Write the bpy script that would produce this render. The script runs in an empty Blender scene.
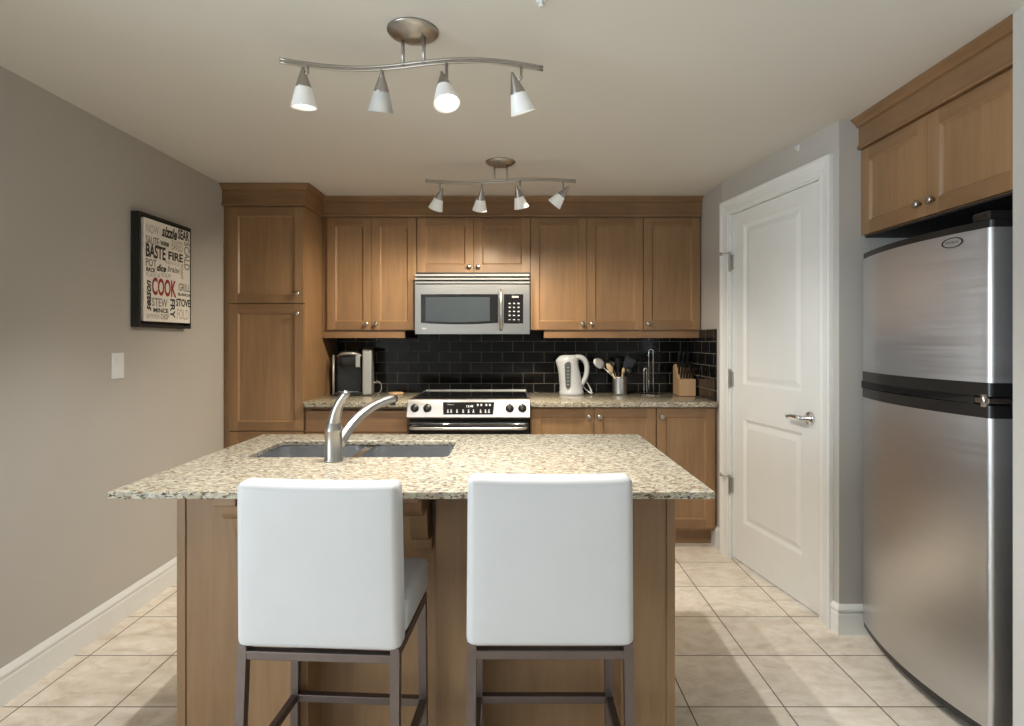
import bpy, bmesh, math, random
from mathutils import Vector, Matrix
random.seed(7)
PI = math.pi
R = math.radians
SC = bpy.context.scene
COL = SC.collection

# ------------------------------------------------------------------ camera
cd = bpy.data.cameras.new('camera')
cam = bpy.data.objects.new('camera', cd); COL.objects.link(cam)
cam.location = (0, 0, 1.31); cam.rotation_euler = (R(90), 0, 0)
cd.sensor_width = 36.0; cd.lens = 20.0
cd.shift_x = -3/1024; cd.shift_y = -22/1024; cd.clip_start = 0.05
SC.camera = cam

# ------------------------------------------------------------------ world, exposure
w = bpy.data.worlds.new('world'); SC.world = w; w.use_nodes = True
wn = w.node_tree.nodes; wn.clear()
wo = wn.new('ShaderNodeOutputWorld'); wb = wn.new('ShaderNodeBackground')
wb.inputs[0].default_value = (.62, .78, 1.0, 1); wb.inputs[1].default_value = 1.6
w.node_tree.links.new(wb.outputs[0], wo.inputs[0])
vs = SC.view_settings
vs.view_transform = 'Standard'; vs.look = 'None'; vs.gamma = 1.0; vs.use_curve_mapping = False
vs.exposure = 0.0
SC.cycles.max_bounces = 10; SC.cycles.diffuse_bounces = 6; SC.cycles.glossy_bounces = 5
SC.cycles.transmission_bounces = 6; SC.cycles.transparent_max_bounces = 8
SC.cycles.caustics_reflective = False; SC.cycles.caustics_refractive = False
SC.cycles.sample_clamp_indirect = 6.0

# daylight entering by the patio window behind the camera and the living-room window
def area(name, loc, rot, sx, sy, power, col):
    l = bpy.data.lights.new(name, 'AREA'); l.shape = 'RECTANGLE'; l.size = sx; l.size_y = sy
    l.energy = power; l.color = col
    o = bpy.data.objects.new(name, l); COL.objects.link(o); o.location = loc; o.rotation_euler = rot
    return o
WIN_POWER = 190
area('window_daylight', (-3.72, -1.25, 1.25), (0, R(-90), 0), 1.9, 2.9, WIN_POWER, (.80, .91, 1.0))

HEAD_ON, HEAD_DIM = 64, 18        # lamp strength in watts for the spot heads
LAMP_COL = {'front': (1.0, .965, .91), 'rear': (1.0, .86, .66)}

# ------------------------------------------------------------------ helpers
class MB:
    """collects shapes into one mesh"""
    def __init__(s): s.bm = bmesh.new()
    def add(s, bm2, M=None, smooth=None):
        if M is not None: bmesh.ops.transform(bm2, matrix=M, verts=bm2.verts)
        if smooth is not None:
            for f in bm2.faces: f.smooth = smooth
        me = bpy.data.meshes.new('tmp'); bm2.to_mesh(me); bm2.free()
        s.bm.from_mesh(me); bpy.data.meshes.remove(me); return s
    def box(s, x0, x1, y0, y1, z0, z1, bev=0, seg=2, M=None, smooth=False):
        b = bmesh.new(); bmesh.ops.create_cube(b, size=1)
        bmesh.ops.scale(b, vec=(x1-x0, y1-y0, z1-z0), verts=b.verts)
        bmesh.ops.translate(b, vec=((x0+x1)/2, (y0+y1)/2, (z0+z1)/2), verts=b.verts)
        if bev > 0: bmesh.ops.bevel(b, geom=list(b.edges), offset=bev, segments=seg, affect='EDGES', profile=.5)
        return s.add(b, M, smooth)
    def lathe(s, prof, c=(0,0,0), seg=28, M=None, smooth=True, sx=1, sy=1):
        b = bmesh.new(); rings = []
        for (r, z) in prof:
            if r < 1e-6: rings.append([b.verts.new((0, 0, z))])
            else: rings.append([b.verts.new((r*sx*math.cos(2*PI*k/seg), r*sy*math.sin(2*PI*k/seg), z)) for k in range(seg)])
        for a, d in zip(rings[:-1], rings[1:]):
            for k in range(seg):
                k2 = (k+1) % seg
                if len(a) == 1 and len(d) == 1: continue
                if len(a) == 1: b.faces.new((a[0], d[k2], d[k]))
                elif len(d) == 1: b.faces.new((a[k], a[k2], d[0]))
                else: b.faces.new((a[k], a[k2], d[k2], d[k]))
        bmesh.ops.recalc_face_normals(b, faces=b.faces)
        T = Matrix.Translation(c)
        return s.add(b, T @ M if M is not None else T, smooth)
    def tube(s, pts, rad, seg=12, closed=False, smooth=True, flat=1.0):
        pts = [Vector(p) for p in pts]; n = len(pts)
        rad = rad if isinstance(rad, (list, tuple)) else [rad]*n
        b = bmesh.new(); rings = []; nrm = None
        for i, p in enumerate(pts):
            if closed: t = pts[(i+1) % n] - pts[i-1]
            else: t = pts[min(i+1, n-1)] - pts[max(i-1, 0)]
            t.normalize()
            if nrm is None:
                nrm = Vector((0,0,1)) if abs(t.z) < .9 else Vector((0,1,0))
            nrm = (nrm - t*nrm.dot(t)).normalized(); bi = t.cross(nrm)
            rings.append([b.verts.new(p + rad[i]*(math.cos(2*PI*k/seg)*nrm + flat*math.sin(2*PI*k/seg)*bi)) for k in range(seg)])
        pairs = list(zip(rings[:-1], rings[1:]))
        if closed: pairs.append((rings[-1], rings[0]))
        for a, d in pairs:
            for k in range(seg):
                b.faces.new((a[k], a[(k+1) % seg], d[(k+1) % seg], d[k]))
        if not closed: b.faces.new(rings[0][::-1]); b.faces.new(rings[-1])
        bmesh.ops.recalc_face_normals(b, faces=b.faces)
        return s.add(b, None, smooth)
    def loft(s, rings, caps=True, smooth=True, M=None):
        b = bmesh.new(); vr = [[b.verts.new(p) for p in r] for r in rings]; n = len(vr[0])
        for a, d in zip(vr[:-1], vr[1:]):
            for k in range(n): b.faces.new((a[k], a[(k+1) % n], d[(k+1) % n], d[k]))
        if caps: b.faces.new(vr[0][::-1]); b.faces.new(vr[-1])
        bmesh.ops.recalc_face_normals(b, faces=b.faces)
        return s.add(b, M, smooth)
    def prism(s, outline, a0, a1, axis='x', bev=0, smooth=False, M=None):
        """outline in the plane across axis, extruded from a0 to a1"""
        f = {'x': lambda u, v, a: (a, u, v), 'y': lambda u, v, a: (u, a, v), 'z': lambda u, v, a: (u, v, a)}[axis]
        b = bmesh.new()
        A = [b.verts.new(f(u, v, a0)) for u, v in outline]; B = [b.verts.new(f(u, v, a1)) for u, v in outline]
        n = len(A)
        for k in range(n): b.faces.new((A[k], A[(k+1) % n], B[(k+1) % n], B[k]))
        b.faces.new(A[::-1]); b.faces.new(B)
        bmesh.ops.recalc_face_normals(b, faces=b.faces)
        if bev: bmesh.ops.bevel(b, geom=list(b.edges), offset=bev, segments=2, affect='EDGES', profile=.5)
        return s.add(b, M, smooth)
    def sweep(s, path, prof, side=1, ends=True):
        """profile (offset, z) swept along a plan path with mitred corners; offset goes to the path's right for side=1"""
        P = [Vector((p[0], p[1])) for p in path]; n = len(P); rings = []
        for i in range(n):
            d0 = (P[i]-P[i-1]).normalized() if i else None
            d1 = (P[i+1]-P[i]).normalized() if i < n-1 else None
            if d0 is None: d0 = d1
            if d1 is None: d1 = d0
            n0 = Vector((d0.y, -d0.x)); n1 = Vector((d1.y, -d1.x))
            m = (n0+n1).normalized(); m = m/max(.2, m.dot(n0))*side
            rings.append([(P[i].x+m.x*o, P[i].y+m.y*o, z) for o, z in prof])
        return s.loft(rings, ends, False)
    def slab(s, w, h, t, panels=(), rings=(), M=None, rails=False):
        """a board standing in the xz plane, front at y=0 facing -y, with recessed or raised panels in its face"""
        b = bmesh.new()
        V = lambda x, y, z: b.verts.new((x, y, z))
        xs = sorted({0, w} | {p[0] for p in panels} | {p[1] for p in panels})
        zs = sorted({0, h} | {p[2] for p in panels} | {p[3] for p in panels})
        for i in range(len(xs)-1):
            for j in range(len(zs)-1):
                cx, cz = (xs[i]+xs[i+1])/2, (zs[j]+zs[j+1])/2
                if any(p[0] < cx < p[1] and p[2] < cz < p[3] for p in panels): continue
                f = b.faces.new((V(xs[i],0,zs[j]), V(xs[i+1],0,zs[j]), V(xs[i+1],0,zs[j+1]), V(xs[i],0,zs[j+1])))
                if rails and any(p[0] < cx < p[1] for p in panels): f.material_index = 1
        for p in panels:
            prev = None
            for ins, dep in [(0, 0)] + list(rings):
                r = [V(p[0]+ins, dep, p[2]+ins), V(p[1]-ins, dep, p[2]+ins), V(p[1]-ins, dep, p[3]-ins), V(p[0]+ins, dep, p[3]-ins)]
                if prev:
                    for k in range(4): b.faces.new((prev[k], prev[(k+1) % 4], r[(k+1) % 4], r[k]))
                prev = r
            b.faces.new(prev)
        for q in (((0,0,0),(0,0,h),(0,t,h),(0,t,0)), ((w,0,0),(w,t,0),(w,t,h),(w,0,h)), ((0,0,h),(w,0,h),(w,t,h),(0,t,h)),
                  ((0,0,0),(0,t,0),(w,t,0),(w,0,0)), ((0,t,0),(0,t,h),(w,t,h),(w,t,0))):
            b.faces.new([V(*v) for v in q])
        bmesh.ops.remove_doubles(b, verts=b.verts, dist=1e-5)
        bmesh.ops.recalc_face_normals(b, faces=b.faces)
        return s.add(b, M, False)
    def plate(s, outer, holes, z0, z1):
        """flat slab between z0 and z1 with holes cut in it"""
        b = bmesh.new()
        for z in (z0, z1):
            ed = []
            for lp in [outer] + list(holes):
                vv = [b.verts.new((x, y, z)) for x, y in lp]
                ed += [b.edges.new((vv[k], vv[(k+1) % len(vv)])) for k in range(len(vv))]
            bmesh.ops.triangle_fill(b, use_beauty=True, use_dissolve=False, edges=ed)
        for lp in [outer] + list(holes):
            n = len(lp)
            for k in range(n):
                a, c = lp[k], lp[(k+1) % n]
                b.faces.new([b.verts.new(v) for v in ((a[0],a[1],z0), (c[0],c[1],z0), (c[0],c[1],z1), (a[0],a[1],z1))])
        bmesh.ops.remove_doubles(b, verts=b.verts, dist=1e-6)
        bmesh.ops.recalc_face_normals(b, faces=b.faces)
        return s.add(b, None, False)
    def text(s, body, M, w, h, depth=.0006, shear=0, rot=0, bold=0):
        """lettering fitted to a w x h rectangle in local xy, then placed by M"""
        c = bpy.data.curves.new('lettering', 'FONT'); c.body = body; c.shear = shear; c.size = 1; c.resolution_u = 3; c.offset = bold
        o = bpy.data.objects.new('lettering', c); COL.objects.link(o)
        me = bpy.data.meshes.new_from_object(o.evaluated_get(bpy.context.evaluated_depsgraph_get()))
        b = bmesh.new(); b.from_mesh(me)
        bpy.data.objects.remove(o); bpy.data.curves.remove(c); bpy.data.meshes.remove(me)
        if rot == 1: bmesh.ops.rotate(b, matrix=Matrix.Rotation(-PI/2, 3, 'Z'), verts=b.verts)
        if rot == 2: bmesh.ops.rotate(b, matrix=Matrix.Rotation(PI/2, 3, 'Z'), verts=b.verts)
        xs = [v.co.x for v in b.verts]; ys = [v.co.y for v in b.verts]
        x0, y0 = min(xs), min(ys); kx, ky = w/(max(xs)-x0), h/(max(ys)-y0)
        for v in b.verts: v.co = ((v.co.x-x0)*kx, (v.co.y-y0)*ky, depth)
        return s.add(b, M, False)
    def build(s, name, mat, parent=None, loc=None, rot=None, autosmooth=None):
        me = bpy.data.meshes.new(name); s.bm.to_mesh(me); s.bm.free()
        if autosmooth:
            for p in me.polygons: p.use_smooth = True
            try: me.set_sharp_from_angle(angle=R(autosmooth))
            except Exception: pass
        for q in (mat if isinstance(mat, tuple) else (mat,)): me.materials.append(q)
        o = bpy.data.objects.new(name, me); COL.objects.link(o)
        if parent: o.parent = parent
        if loc: o.location = loc
        if rot: o.rotation_euler = rot
        return o

def tag(o, label, cat, group=None):
    o['label'] = label; o['category'] = cat
    if group: o['group'] = group
    return o
def struct(o, label=None, cat=None):
    o['kind'] = 'structure'
    if label: o['label'] = label
    if cat: o['category'] = cat
    return o
def thing(name, label, cat, loc=(0,0,0), rz=0, group=None):
    o = bpy.data.objects.new(name, None); COL.objects.link(o); o.empty_display_size = .05
    o.location = loc; o.rotation_euler = (0, 0, rz)
    return tag(o, label, cat, group)
def copy_tree(o, parent=None):
    c = o.copy(); COL.objects.link(c)
    if parent: c.parent = parent
    for ch in list(o.children): copy_tree(ch, c)
    return c
def rrect(x0, x1, y0, y1, r, n=6):
    out = []
    for cx, cy, a in ((x1-r, y1-r, 0), (x0+r, y1-r, 90), (x0+r, y0+r, 180), (x1-r, y0+r, 270)):
        for k in range(n+1):
            t = R(a + 90*k/n); out.append((cx + r*math.cos(t), cy + r*math.sin(t)))
    return out
def bez(p0, p1, p2, p3, n=14):
    P = [Vector(p) for p in (p0, p1, p2, p3)]
    return [tuple((1-t)**3*P[0] + 3*(1-t)**2*t*P[1] + 3*(1-t)*t*t*P[2] + t**3*P[3]) for t in [k/n for k in range(n+1)]]

# ------------------------------------------------------------------ materials
def new_mat(name):
    m = bpy.data.materials.new(name); m.use_nodes = True
    return m, m.node_tree.nodes, m.node_tree.links, m.node_tree.nodes['Principled BSDF']
def coords(n, l, scale=(1,1,1), loc=(0,0,0), out='Object', rot=(0,0,0)):
    t = n.new('ShaderNodeTexCoord'); mp = n.new('ShaderNodeMapping')
    mp.inputs['Scale'].default_value = scale; mp.inputs['Location'].default_value = loc; mp.inputs['Rotation'].default_value = rot
    l.new(t.outputs[out], mp.inputs[0]); return mp.outputs[0]
def noise(n, l, vec, scale, detail=4, rough=.55, dist=0):
    t = n.new('ShaderNodeTexNoise'); t.inputs['Scale'].default_value = scale; t.inputs['Detail'].default_value = detail
    t.inputs['Roughness'].default_value = rough; t.inputs['Distortion'].default_value = dist
    l.new(vec, t.inputs['Vector']); return t.outputs['Fac']
def ramp(n, l, fac, stops):
    r = n.new('ShaderNodeValToRGB'); e = r.color_ramp.elements
    while len(e) < len(stops): e.new(.5)
    for k, (p, c) in enumerate(stops): e[k].position = p; e[k].color = (*c, 1) if len(c) == 3 else c
    l.new(fac, r.inputs[0]); return r.outputs[0]
def mix(n, l, fac, a, b, mode='MIX'):
    m = n.new('ShaderNodeMix'); m.data_type = 'RGBA'; m.blend_type = mode
    for sock, v in ((m.inputs[0], fac), (m.inputs[6], a), (m.inputs[7], b)):
        if hasattr(v, 'is_linked'): l.new(v, sock)
        else: sock.default_value = v if isinstance(v, (int, float)) else (*v, 1)
    return m.outputs[2]
def bump(n, l, fac, b, strength=.2, dist=.002):
    t = n.new('ShaderNodeBump'); t.inputs['Strength'].default_value = strength; t.inputs['Distance'].default_value = dist
    l.new(fac, t.inputs['Height']); l.new(t.outputs[0], b.inputs['Normal'])
def plain(name, col, rough=.5, metal=0, var=.06, nscale=8, spec=.5, bumpk=0, bscale=60, **kw):
    m, n, l, b = new_mat(name)
    v = coords(n, l); f = noise(n, l, v, nscale)
    d = tuple(max(0, c*(1-var)) for c in col); u = tuple(min(1, c*(1+var)) for c in col)
    l.new(ramp(n, l, f, [(.3, d), (.7, u)]), b.inputs['Base Color'])
    b.inputs['Roughness'].default_value = rough; b.inputs['Metallic'].default_value = metal
    b.inputs['Specular IOR Level'].default_value = spec
    for k, val in kw.items(): b.inputs[k.replace('_', ' ')].default_value = val
    if bumpk: bump(n, l, noise(n, l, v, bscale), b, bumpk, .002)
    return m
def wood(name, dark, light, scale=1.0, rough=.38, horiz=False):
    m, n, l, b = new_mat(name)
    s = (1.6, 22, 22) if horiz else (22, 22, 1.6)
    v = coords(n, l, tuple(k*scale for k in s)); v2 = coords(n, l, (3, 3, 1.2))
    f = noise(n, l, v, 1.6, 6, .6, .6); g = noise(n, l, v2, 1.7, 3, .5, .4)
    a = ramp(n, l, f, [(.25, dark), (.75, light)])
    q = ramp(n, l, g, [(.3, (.86, .86, .86)), (.7, (1.08, 1.06, 1.04))])
    l.new(mix(n, l, 1.0, a, q, 'MULTIPLY'), b.inputs['Base Color'])
    b.inputs['Roughness'].default_value = rough; b.inputs['Coat Weight'].default_value = .12; b.inputs['Coat Roughness'].default_value = .25
    bump(n, l, f, b, .04, .001); return m
def granite(name, scale=1.0):
    m, n, l, b = new_mat(name)
    v = coords(n, l, (scale*.8, scale, scale)); vs_ = coords(n, l, (scale*.45, scale*1.1, scale*1.1), (3, 1, 2), rot=(0, 0, .12))
    base = ramp(n, l, noise(n, l, v, 40, 4, .6), [(.30, (.26, .21, .145)), (.46, (.41, .365, .275)), (.60, (.48, .463, .362)), (.8, (.54, .54, .465))])
    grey = ramp(n, l, noise(n, l, v, 85, 3, .6), [(.53, (0,0,0)), (.60, (1,1,1))])
    c1 = mix(n, l, grey, base, (.30, .285, .25))
    brown = ramp(n, l, noise(n, l, vs_, 115, 3, .55), [(.565, (0,0,0)), (.61, (1,1,1))])
    c2 = mix(n, l, brown, c1, (.16, .10, .055))
    blk = ramp(n, l, noise(n, l, vs_, 165, 2, .5), [(.605, (0,0,0)), (.64, (1,1,1))])
    c3 = mix(n, l, blk, c2, (.035, .03, .028))
    l.new(c3, b.inputs['Base Color']); b.inputs['Roughness'].default_value = .12; b.inputs['Specular IOR Level'].default_value = .5
    return m
def steel(name, col=(.60, .59, .575), rough=.28, aniso=.6, stretch=(1.5, 1.5, 160), streak=.10):
    m, n, l, b = new_mat(name)
    v = coords(n, l, stretch); f = noise(n, l, v, 3, 3, .6)
    l.new(ramp(n, l, f, [(.3, tuple(c*(1-streak) for c in col)), (.7, tuple(min(1, c*(1+streak*.6)) for c in col))]), b.inputs['Base Color'])
    r = n.new('ShaderNodeMapRange'); r.inputs[3].default_value = rough*.85; r.inputs[4].default_value = rough*1.2
    l.new(f, r.inputs[0]); l.new(r.outputs[0], b.inputs['Roughness'])
    b.inputs['Metallic'].default_value = 1.0
    if aniso:
        b.inputs['Anisotropic'].default_value = aniso
        tg = n.new('ShaderNodeTangent'); tg.direction_type = 'RADIAL'; tg.axis = 'Z'; l.new(tg.outputs[0], b.inputs['Tangent'])
    return m
def emit(name, col, power):
    m, n, l, b = new_mat(name)
    v = coords(n, l); f = noise(n, l, v, 30)
    l.new(ramp(n, l, f, [(.2, tuple(c*.92 for c in col)), (.8, col)]), b.inputs['Emission Color'])
    b.inputs['Emission Strength'].default_value = power; b.inputs['Base Color'].default_value = (.9, .9, .9, 1); return m
def tile_floor():
    m, n, l, b = new_mat('travertine_floor_tile')
    v = coords(n, l, (1, 1, 1), (-.622+.342*20, -2.037+.333*30, 0))
    t = n.new('ShaderNodeTexBrick'); t.offset = 0; t.squash = 1; l.new(v, t.inputs['Vector'])
    for k, val in (('Scale', 1), ('Mortar Size', .0026), ('Mortar Smooth', .1), ('Bias', 0), ('Brick Width', .342), ('Row Height', .333)): t.inputs[k].default_value = val
    t.inputs['Color1'].default_value = (.73, .675, .605, 1); t.inputs['Color2'].default_value = (.82, .77, .70, 1); t.inputs['Mortar'].default_value = (.10, .08, .06, 1)
    v2 = coords(n, l, (1, 1.6, 1)); f = noise(n, l, v2, 4.5, 8, .62, 1.2); g = noise(n, l, v2, 14, 6, .6, .5)
    c = mix(n, l, 1, t.outputs['Color'], ramp(n, l, f, [(.3, (.80, .76, .70)), (.5, (1, .98, .95)), (.72, (1.12, 1.12, 1.12))]), 'MULTIPLY')
    c = mix(n, l, 1, c, ramp(n, l, g, [(.35, (.90, .88, .84)), (.6, (1.03, 1.03, 1.03))]), 'MULTIPLY')
    l.new(c, b.inputs['Base Color']); b.inputs['Roughness'].default_value = .34
    inv = n.new('ShaderNodeMath'); inv.operation = 'SUBTRACT'; inv.inputs[0].default_value = 1; l.new(t.outputs['Fac'], inv.inputs[1])
    bump(n, l, inv.outputs[0], b, .35, .002); return m
def subway():
    m, n, l, b = new_mat('black_subway_tile')
    tc = n.new('ShaderNodeTexCoord'); sp = n.new('ShaderNodeSeparateXYZ'); l.new(tc.outputs['Object'], sp.inputs[0])
    ad = n.new('ShaderNodeMath'); l.new(sp.outputs[0], ad.inputs[0]); l.new(sp.outputs[1], ad.inputs[1])
    sx = n.new('ShaderNodeMath'); sx.operation = 'ADD'; l.new(ad.outputs[0], sx.inputs[0]); sx.inputs[1].default_value = 10.13
    sz = n.new('ShaderNodeMath'); sz.operation = 'ADD'; l.new(sp.outputs[2], sz.inputs[0]); sz.inputs[1].default_value = -.993+.0785*40
    cb = n.new('ShaderNodeCombineXYZ'); l.new(sx.outputs[0], cb.inputs[0]); l.new(sz.outputs[0], cb.inputs[1])
    t = n.new('ShaderNodeTexBrick'); t.offset = .5; l.new(cb.outputs[0], t.inputs['Vector'])
    for k, val in (('Scale', 1), ('Mortar Size', .0024), ('Mortar Smooth', .2), ('Bias', 0), ('Brick Width', .156), ('Row Height', .0785)): t.inputs[k].default_value = val
    t.inputs['Color1'].default_value = (.006, .006, .006, 1); t.inputs['Color2'].default_value = (.011, .010, .010, 1); t.inputs['Mortar'].default_value = (.16, .15, .13, 1)
    b.inputs['Specular IOR Level'].default_value = .2
    l.new(t.outputs['Color'], b.inputs['Base Color'])
    r = n.new('ShaderNodeMapRange'); r.inputs[3].default_value = .07; r.inputs[4].default_value = .6; l.new(t.outputs['Fac'], r.inputs[0]); l.new(r.outputs[0], b.inputs['Roughness'])
    inv = n.new('ShaderNodeMath'); inv.operation = 'SUBTRACT'; inv.inputs[0].default_value = 1; l.new(t.outputs['Fac'], inv.inputs[1])
    wv = noise(n, l, cb.outputs[0], 9, 2); mu = n.new('ShaderNodeMath'); mu.operation = 'MULTIPLY_ADD'; l.new(wv, mu.inputs[0]); mu.inputs[1].default_value = .8; l.new(inv.outputs[0], mu.inputs[2])
    bump(n, l, mu.outputs[0], b, .35, .0025); return m
def pane_glass(name):
    m, n, l, b = new_mat(name); n.remove(b)
    tr = n.new('ShaderNodeBsdfTransparent'); gl = n.new('ShaderNodeBsdfGlossy'); gl.inputs['Roughness'].default_value = .02
    fr = n.new('ShaderNodeFresnel'); fr.inputs[0].default_value = 1.45; mx = n.new('ShaderNodeMixShader')
    l.new(fr.outputs[0], mx.inputs[0]); l.new(tr.outputs[0], mx.inputs[1]); l.new(gl.outputs[0], mx.inputs[2])
    l.new(mx.outputs[0], n['Material Output'].inputs[0]); return m

M = {}
M['wall'] = plain('taupe_wall_paint', (.455, .437, .408), .62, var=.025, nscale=1.5, spec=.25, bumpk=.05, bscale=180)
M['ceiling'] = plain('ceiling_paint', (.665, .65, .615), .85, var=.02, nscale=1.2, spec=.1, bumpk=.06, bscale=150)
M['trim'] = plain('white_trim_paint', (.735, .75, .74), .38, var=.015, spec=.4)
M['wood'] = wood('stained_maple', (.232, .133, .062), (.308, .184, .092))
M['woodh'] = wood('stained_maple_rail', (.188, .104, .048), (.258, .150, .073), horiz=True)
M['woodd'] = plain('cabinet_gap_shadowless_interior', (.10, .055, .028), .6)
M['granite'] = granite('cream_granite')
M['floor'] = tile_floor()
M['subway'] = subway()
M['steel'] = steel('brushed_stainless', rough=.30)
M['fridge_steel'] = steel('brushed_fridge_stainless', (.60, .605, .61), .33, .8, (.6, .6, 40), .03)
M['sink'] = plain('sink_stainless', (.68, .69, .71), .22, 1, var=.02, nscale=3)
M['range_steel'] = steel('range_stainless', (.40, .395, .385), .42)
M['nickel'] = plain('brushed_nickel', (.42, .40, .375), .30, 1, var=.02, nscale=3)
M['chrome'] = plain('polished_chrome', (.72, .73, .75), .08, 1, var=.02)
M['bronze'] = plain('dark_brushed_stool_metal', (.155, .125, .115), .38, .85, var=.06, nscale=20)
M['leather'] = plain('white_leather', (.53, .53, .53), .42, var=.02, nscale=5, spec=.35, bumpk=.22, bscale=9)
M['black'] = plain('black_plastic', (.012, .012, .012), .32, var=.1)
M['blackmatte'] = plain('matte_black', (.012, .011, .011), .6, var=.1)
M['blackglass'] = plain('black_glass', (.008, .008, .009), .05, var=.05)
M['screen'] = plain('microwave_window_mesh', (.035, .045, .055), .10, var=.05)
M['white'] = plain('white_plastic', (.74, .77, .79), .3, var=.02)
M['grey'] = plain('grey_plastic', (.33, .34, .35), .35, .3, var=.03)
M['silver'] = plain('silver_plastic', (.46, .46, .45), .35, .6, var=.03)
M['kettle'] = plain('kettle_plastic', (.50, .525, .55), .3, var=.02)
M['gauge'] = plain('kettle_gauge_plastic', (.09, .10, .11), .2, var=.05)
M['blockwood'] = wood('pale_beech', (.50, .32, .17), (.62, .42, .25), 1.2)
M['spoonwood'] = wood('spoon_wood', (.60, .44, .26), (.72, .56, .36), 2)
M['cork'] = plain('cork', (.58, .38, .22), .7, var=.15, nscale=60)
M['navy'] = plain('dark_slate_nylon', (.03, .033, .045), .4, var=.06)
M['canvas'] = plain('cream_canvas', (.86, .825, .76), .75, var=.03, nscale=30, bumpk=.05, bscale=300)
M['ink'] = plain('dark_ink', (.035, .03, .028), .7)
M['inkgrey'] = plain('grey_ink', (.22, .20, .18), .7)
M['inkpale'] = plain('pale_grey_ink', (.46, .43, .38), .7)
M['inkred'] = plain('red_ink', (.30, .035, .04), .7)
M['marking'] = plain('white_marking', (.36, .38, .40), .5)
M['lcd'] = emit('lcd_digits', (.25, .6, .55), .5)
M['shade'] = plain('frosted_lamp_glass', (.80, .83, .84), .45, var=.02, Transmission_Weight=.35, Emission_Color=(1, .93, .8, 1), Emission_Strength=.0)
M['shadelit'] = plain('lit_frosted_lamp_glass', (.80, .83, .84), .45, var=.02, Emission_Color=(1, .9, .74, 1), Emission_Strength=.10)
M['bulb'] = emit('lit_halogen_bulb', (1, .93, .80), 6)
M['bulbdim'] = emit('dim_halogen_bulb', (1, .86, .62), 1.6)
M['glass'] = pane_glass('window_glass')

# ------------------------------------------------------------------ room shell
XL, XR, YB, ZC, YF = -1.85, 1.285, 4.25, 2.30, -3.2
XF = 1.505                                             # near right-hand wall beside the refrigerator
DA, DB = Vector((1.285, 3.53)), Vector((1.453, 2.55))  # ends of the slanted door wall
XA = 2.28                                              # back of the refrigerator alcove
b = MB(); b.box(-3.92, XA+.12, YF-.12, YB+.12, -.1, 0); struct(b.build('floor', M['floor']))
b = MB(); b.box(-3.92, XA+.12, YF-.12, YB+.12, ZC, ZC+.1); struct(b.build('ceiling', M['ceiling']))
b = MB(); b.box(XL-.12, XL, 1.02, YB+.12, 0, ZC); struct(b.build('wall_left', M['wall']))
b = MB(); b.box(XL, XR+.12, YB, YB+.12, 0, ZC); struct(b.build('wall_back', M['wall']))
b = MB(); b.box(XR, XR+.12, DA.y, YB, 0, ZC); struct(b.build('wall_right', M['wall']))
b = MB(); b.box(XF, XA+.12, 1.60, 1.72, 0, ZC); b.box(XF, XF+.12, YF, 1.60, 0, ZC); struct(b.build('wall_near_right', M['wall']))
b = MB(); b.box(XA, XA+.12, 1.72, 2.55, 0, ZC); struct(b.build('wall_alcove', M['wall']))
b = MB(); b.prism([(DB.x, 2.55), (XA+.12, 2.55), (XA+.12, 2.67), (DB.x+.10, 2.67)], 0, ZC, 'z'); struct(b.build('wall_alcove_side', M['wall']))

# slanted wall with its door, built in wall coordinates: x along the wall, -y towards the room
LW = (DB-DA).length; DANG = math.atan2(DB.y-DA.y, DB.x-DA.x)
d0, d1, dtop = .0986*LW, .869*LW, 2.07
b = MB()
b.box(0, d0-.02, 0, .10, 0, ZC); b.box(d1+.02, LW, 0, .10, 0, ZC); b.box(d0-.02, d1+.02, 0, .10, dtop+.02, ZC)
struct(b.build('wall_door_side', M['wall'], None, (DA.x, DA.y, 0), (0, 0, DANG)))
door = bpy.data.objects.new('door_1', None); COL.objects.link(door); door.location = (DA.x, DA.y, 0); door.rotation_euler = (0, 0, DANG)
struct(door, 'white two-panel pantry door with lever handle in slanted wall', 'door')
b = MB()
for x0, x1, z0, z1 in ((d0-.019, d0-.003, 0, dtop+.018), (d1+.003, d1+.019, 0, dtop+.018), (d0-.019, d1+.019, dtop+.003, dtop+.018)):
    b.box(x0, x1, .0, .10, z0, z1)
b.box(d0-.003, d0+.01, .05, .07, 0, dtop); b.box(d1-.01, d1+.003, .05, .07, 0, dtop)
b.build('door_jamb', M['trim'], door)
def casing_prof():
    return [(0, 0), (0, -.010), (.008, -.014), (.030, -.012), (.055, -.016), (.066, -.021), (.080, -.021), (.082, -.012), (.082, 0)]
b = MB(); pf = casing_prof(); rings = []
for cx, cz, sx, sz in ((d0-.012, 0, -1, 0), (d0-.012, dtop+.010, -1, 1), (d1+.012, dtop+.010, 1, 1), (d1+.012, 0, 1, 0)):
    rings.append([(cx+sx*o, y, cz+sz*o) for o, y in pf])
b.loft(rings, True, False); b.build('door_casing', M['trim'], door)
b = MB()
dw = d1-d0
b.slab(dw, dtop-.012, .035, [(.115, dw-.135, .235, .842), (.115, dw-.135, 1.045, 1.975)],
       [(.006, .004), (.016, .011), (.024, .011), (.050, .003), (.056, .003)], Matrix.Translation((d0, .012, .012)))
leaf = b.build('door_panel', M['trim'], door)
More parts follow.
